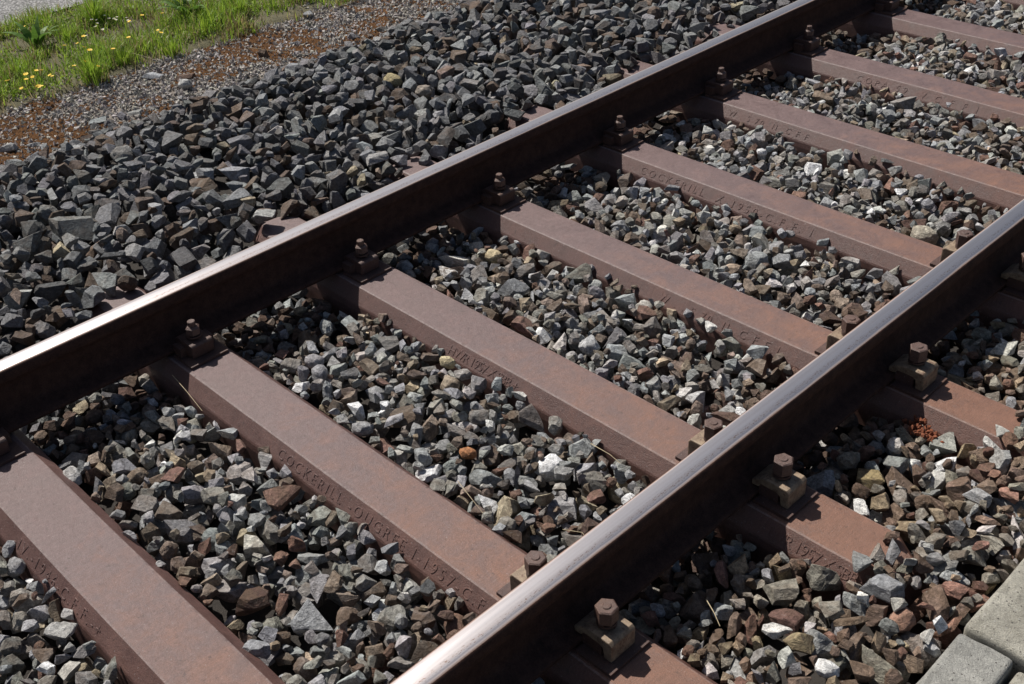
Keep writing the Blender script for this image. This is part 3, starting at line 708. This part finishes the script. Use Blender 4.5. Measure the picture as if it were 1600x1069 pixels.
# crumbled orange flakes beside the right-hand sleeper
bm = bmesh.new()
for k in range(120):
    t = random.random(); r = random.uniform(.003, .0072); m4 = Matrix.Translation((.915 + .085 * t + random.gauss(0, .010), .835 - .02 * t + random.gauss(0, .012), -.030 + random.uniform(-.010, .008))) @ Euler((random.uniform(0, 6), random.uniform(0, 6), 0)).to_matrix().to_4x4() @ Matrix.Diagonal((r * 1.3, r, r * .6, 1))
    bmesh.ops.create_icosphere(bm, subdivisions=1, radius=1, matrix=m4)
for v in bm.verts: v.co += Vector((random.gauss(0, .0012), random.gauss(0, .0012), random.gauss(0, .0012)))
tag(bmobj('iron_flakes', bm, M_CRUMB), 'crumbling orange red iron flakes beside the right hand sleeper', 'flakes', kind='stuff')

# ------------------------------------------------------------------ plants
class Blades:
    def __init__(self): self.V = []; self.F = []; self.C = []
    def blade(self, x, y, z, h, az, lean, w, col, seg=4, curl=1.0, keel=.0):
        d = Vector((math.cos(az), math.sin(az), 0)); s = Vector((-d.y, d.x, 0)); p = Vector((x, y, z)); ang = lean * .3; b0 = len(self.V)
        for k in range(seg + 1):
            t = k / seg; ww = w * (1 - t ** 1.8) * (.75 + .6 * min(t * 3, 1) if keel else 1)
            if k == seg: self.V.append(tuple(p)); self.C.append(col)
            else: self.V += [tuple(p - s * ww), tuple(p + s * ww + d * keel * ww)]; self.C += [col, col]
            ang2 = ang + lean * curl * t; p = p + (d * math.sin(ang2) + Vector((0, 0, 1)) * math.cos(ang2)) * (h / seg)
        for k in range(seg):
            a = b0 + 2 * k
            if k == seg - 1: self.F.append((a, a + 1, a + 2))
            else: self.F += [(a, a + 1, a + 3), (a, a + 3, a + 2)]
    def build(self, name, parent=None, mat=None):
        me = tri_mesh(name, self.V, self.F, mat or M_VEG, np.array([(*c, 1) for c in self.C])); return link(bpy.data.objects.new(name, me), parent)
def green(dry=0.0):
    r = random.random()
    if r < dry: g = random.uniform(.7, 1.2); return (.30 * g, .235 * g, .115 * g)
    g = random.uniform(.7, 1.35); m = random.random(); return ((.18 + .13 * m) * g, (.31 + .10 * m) * g, (.034 + .016 * m) * g)
gb = Blades()
for _ in range(60000):
    x = random.uniform(X_ROAD - .02, X_GRASS + .14); y = random.uniform(-.4, 3.6)
    dens = .62 + .8 * n1(x, y, 3.1, 12) + .75 * n1(x, y, 9, 5)
    if x > X_GRASS - .02: dens -= .35 + 1.6 * (x - X_GRASS)
    if x < X_ROAD + .10: dens -= .25
    if -3.75 < x < -3.35 and .8 < y < 1.25: dens -= .18
    if random.random() > dens: continue
    dry = .12 + .22 * (n1(x, y, 5, 30) > .12) + .3 * (x > X_GRASS)
    h = random.uniform(.02, .085) * (.55 + .9 * min(1.2, max(0, dens))); gb.blade(x, y, -.10, h, random.uniform(0, 6.28), random.uniform(.1, 1.5), random.uniform(.0014, .0036), green(dry), 3)
for _ in range(3500):                                        # flat dry litter
    x = random.uniform(X_ROAD, X_GRASS + .2); y = random.uniform(-.4, 3.6); g = random.uniform(.7, 1.3)
    gb.blade(x, y, -.088 + random.uniform(0, .012), random.uniform(.02, .07), random.uniform(0, 6.28), 1.45, random.uniform(.0007, .0016), (.36 * g, .29 * g, .17 * g), 2, .1)
for _ in range(14000):                                        # small clover-like leaves
    x = random.uniform(X_ROAD + .05, X_GRASS + .06); y = random.uniform(-.4, 3.6)
    if n1(x, y, 3.2, 51) < -.15: continue
    gb.blade(x, y, -.09 + random.uniform(0, .02), random.uniform(.010, .022), random.uniform(0, 6.28), random.uniform(.8, 1.5), random.uniform(.003, .006), green(.05), 3)
o = gb.build('grass'); tag(o, 'short patchy green grass and dry stalks on the verge', 'grass', kind='stuff')
def tuft(x, y, n, h, label):
    b = Blades()
    for _ in range(n):
        a = random.uniform(0, 6.28); r = abs(random.gauss(0, .03)); b.blade(x + r * math.cos(a), y + r * math.sin(a), -.10, h * random.uniform(.45, 1.0), a + random.gauss(0, .5), random.uniform(.15, 1.0), random.uniform(.0018, .0034), green(.06), 5, 1.3)
    tag(b.build('grass_tuft'), label, 'grass tuft', 'grass tufts on the verge')
tuft(-3.76, 1.09, 150, .22, 'tall grass tuft at the road edge'); tuft(-3.05, .70, 190, .17, 'bright green grass tuft left of the gravel below the yellow flowers')
tuft(-3.06, 1.12, 90, .12, 'small grass tuft at the gravel edge below the broad leaved plant'); tuft(-3.13, .90, 110, .11, 'low grass tuft between the bright tuft and the straw')
tuft(-3.66, .88, 90, .12, 'brownish green tuft beside the road behind the yellow flowers'); tuft(-3.28, 1.62, 170, .13, 'grass tuft right of the broad leaved plant'); tuft(-3.2, .27, 120, .12, 'grass tuft at the left edge of the verge')
tuft(-3.5, 1.75, 150, .13, 'grass tuft at the top edge above the gravel strip')
def dock(x, y, n, L, label):
    root = empty('broad_leaved_plant', (x, y, -.10)); tag(root, label, 'plant', 'broad leaved weeds on the verge')
    for k in range(n):
        b = Blades(); a = k * 2.4 + random.uniform(-.3, .3); g = random.uniform(.8, 1.25); lean = random.uniform(.7, 1.5)
        b.blade(.01 * math.cos(a), .01 * math.sin(a), 0, L * random.uniform(.6, 1.0), a, lean, random.uniform(.012, .020), (.10 * g, .19 * g, .03 * g), 7, 1.0, .5); b.build('leaf', root)
dock(-3.70, .74, 15, .19, 'dark broad leaved weed left among the yellow flowers'); dock(-3.46, 1.45, 14, .22, 'broad leaved weed with glossy leaves at the top of the verge')

FLOWERS = [(-3.82, .78), (-3.40, .86), (-3.34, .81), (-3.26, .76), (-3.21, .78), (-3.42, .75), (-3.13, .69), (-3.20, .51), (-3.15, .50), (-3.11, .47), (-3.17, .46), (-3.13, .43), (-3.04, .45), (-2.98, .44), (-2.95, .41), (-3.02, .39), (-3.13, .36), (-3.06, .63), (-3.02, .68), (-3.10, .84), (-3.46, 1.15), (-3.49, 1.20), (-3.20, 1.12), (-3.37, 1.26), (-3.19, .98), (-3.27, 1.18), (-3.04, .52), (-3.08, .55)]
def flower(mat, n, r, name, label, cat, group, spots, hz):
    src = None
    for k, (x, y) in enumerate(spots):
        if src is None:
            root = empty(name, (x, y, -.10)); bm = bmesh.new()
            for j in range(n):                                 # ray petals, slightly raised
                a = j * 2 * math.pi / n; ca, sa = math.cos(a), math.sin(a); rr = r * random.uniform(.85, 1.1)
                P = [(.2 * r, 0, 0), (.7 * rr, -.22 * r, .0015), (rr, 0, .003), (.7 * rr, .22 * r, .0015)]
                bm.faces.new([bm.verts.new((px * ca - py * sa, px * sa + py * ca, hz + pz)) for px, py, pz in P])
            fl = bmobj('petals', bm, mat, root)
            bm = bmesh.new(); bmesh.ops.create_icosphere(bm, subdivisions=1, radius=r * .4, matrix=Matrix.Translation((0, 0, hz)) @ Matrix.Diagonal((1, 1, .6, 1))); bmobj('centre', bm, M_PETAL, root)
            bm = bmesh.new(); bmesh.ops.create_cone(bm, segments=5, radius1=.0012, radius2=.0009, depth=hz, matrix=Matrix.Translation((0, 0, hz / 2))); bmobj('stem', bm, M_STEM, root)
            src = root; kids = list(root.children); r0 = root
        else:
            r0 = src.copy(); C.objects.link(r0); r0.location = (x, y, -.10)
            for c in kids: cc = c.copy(); C.objects.link(cc); cc.parent = r0
        s = random.uniform(.8, 1.2); r0.scale = (s, s, random.uniform(.7, 1.15)); r0.rotation_euler = (random.gauss(0, .16), random.gauss(0, .16), random.uniform(0, 6))
        tag(r0, label(x, y) if callable(label) else label, cat, group)
flower(M_PETAL, 12, .0108, 'yellow_flower', lambda x, y: 'small yellow flower in the left cluster on the verge' if y < .6 else 'small yellow flower in the middle cluster near the bright tuft' if y < .9 else 'small yellow flower right of the two clusters on the verge', 'flower', 'yellow flowers in the verge', FLOWERS, .085)
flower(M_WHITEP, 9, .008, 'white_flower', 'tiny white flower in the patch near the road edge', 'flower', 'white flowers in the verge', [(-3.60 + random.gauss(0, .06), 1.10 + random.gauss(0, .06)) for _ in range(16)], .06)

# ------------------------------------------------------------------ straws
def straw(pts, r, label, mat=None):
    cu = bpy.data.curves.new('straw', 'CURVE'); cu.dimensions = '3D'; cu.bevel_depth = r * .7; cu.bevel_resolution = 1; sp = cu.splines.new('POLY'); pass
    P = [Vector(p) for p in pts]; out = []
    for a, b in zip(P, P[1:]):
        for q in range(4): out.append(a.lerp(b, q / 4))
    out.append(P[-1])
    cu.splines.clear(); sp = cu.splines.new('POLY'); sp.points.add(len(out) - 1)
    for i, v in enumerate(out): sp.points[i].co = (v.x, v.y, v.z, 1); sp.points[i].radius = 1 - .5 * i / len(out)
    t = bpy.data.objects.new('tmp', cu); C.objects.link(t); me = bpy.data.meshes.new_from_object(t.evaluated_get(bpy.context.evaluated_depsgraph_get())); bpy.data.objects.remove(t)
    me.name = 'straw'; me.materials.clear(); me.materials.append(mat or M_STRAW); o = link(bpy.data.objects.new('straw', me)); return tag(o, label, 'straw', 'loose dry straws')
straw([(-.632, -.318, -.010), (-.54, -.330, -.012), (-.441, -.345, -.018)], .0014, 'golden straw leaning on the far end of the sleeper with long lettering')
straw([(.385, .245, -.030), (.45, .242, -.026), (.509, .236, -.034)], .0016, 'pale straw along the sleeper marked 1957 twice near the near rail')
straw([(.275, -.095, .004), (.33, -.108, -.002), (.385, -.119, -.012)], .0014, 'pale straw lying across stones beside the sleeper with long lettering')
straw([(-3.40, .86, -.045), (-3.15, .93, -.05), (-2.98, .99, -.07)], .0016, 'long dry straw across the grass verge')
straw([(-2.80, 1.36, -.075), (-2.70, 1.42, -.085), (-2.62, 1.46, -.09)], .0015, 'dry straw beside the brown triangular stone on the moss')
straw([(.916, .013, -.008), (.95, -.005, -.008), (.977, -.021, -.014)], .0018, 'brown stalk between stones at the bottom edge right of the near rail')
straw([(.56, -.04, -.005), (.60, -.02, -.002), (.64, -.03, -.008)], .0014, 'short white straw against the near rail')
straw([(-3.05, 1.75, -.088), (-2.95, 1.95, -.086), (-2.96, 2.2, -.088)], .0016, 'long dry straw at the grass edge of the gravel strip')
print('SCENE DONE')
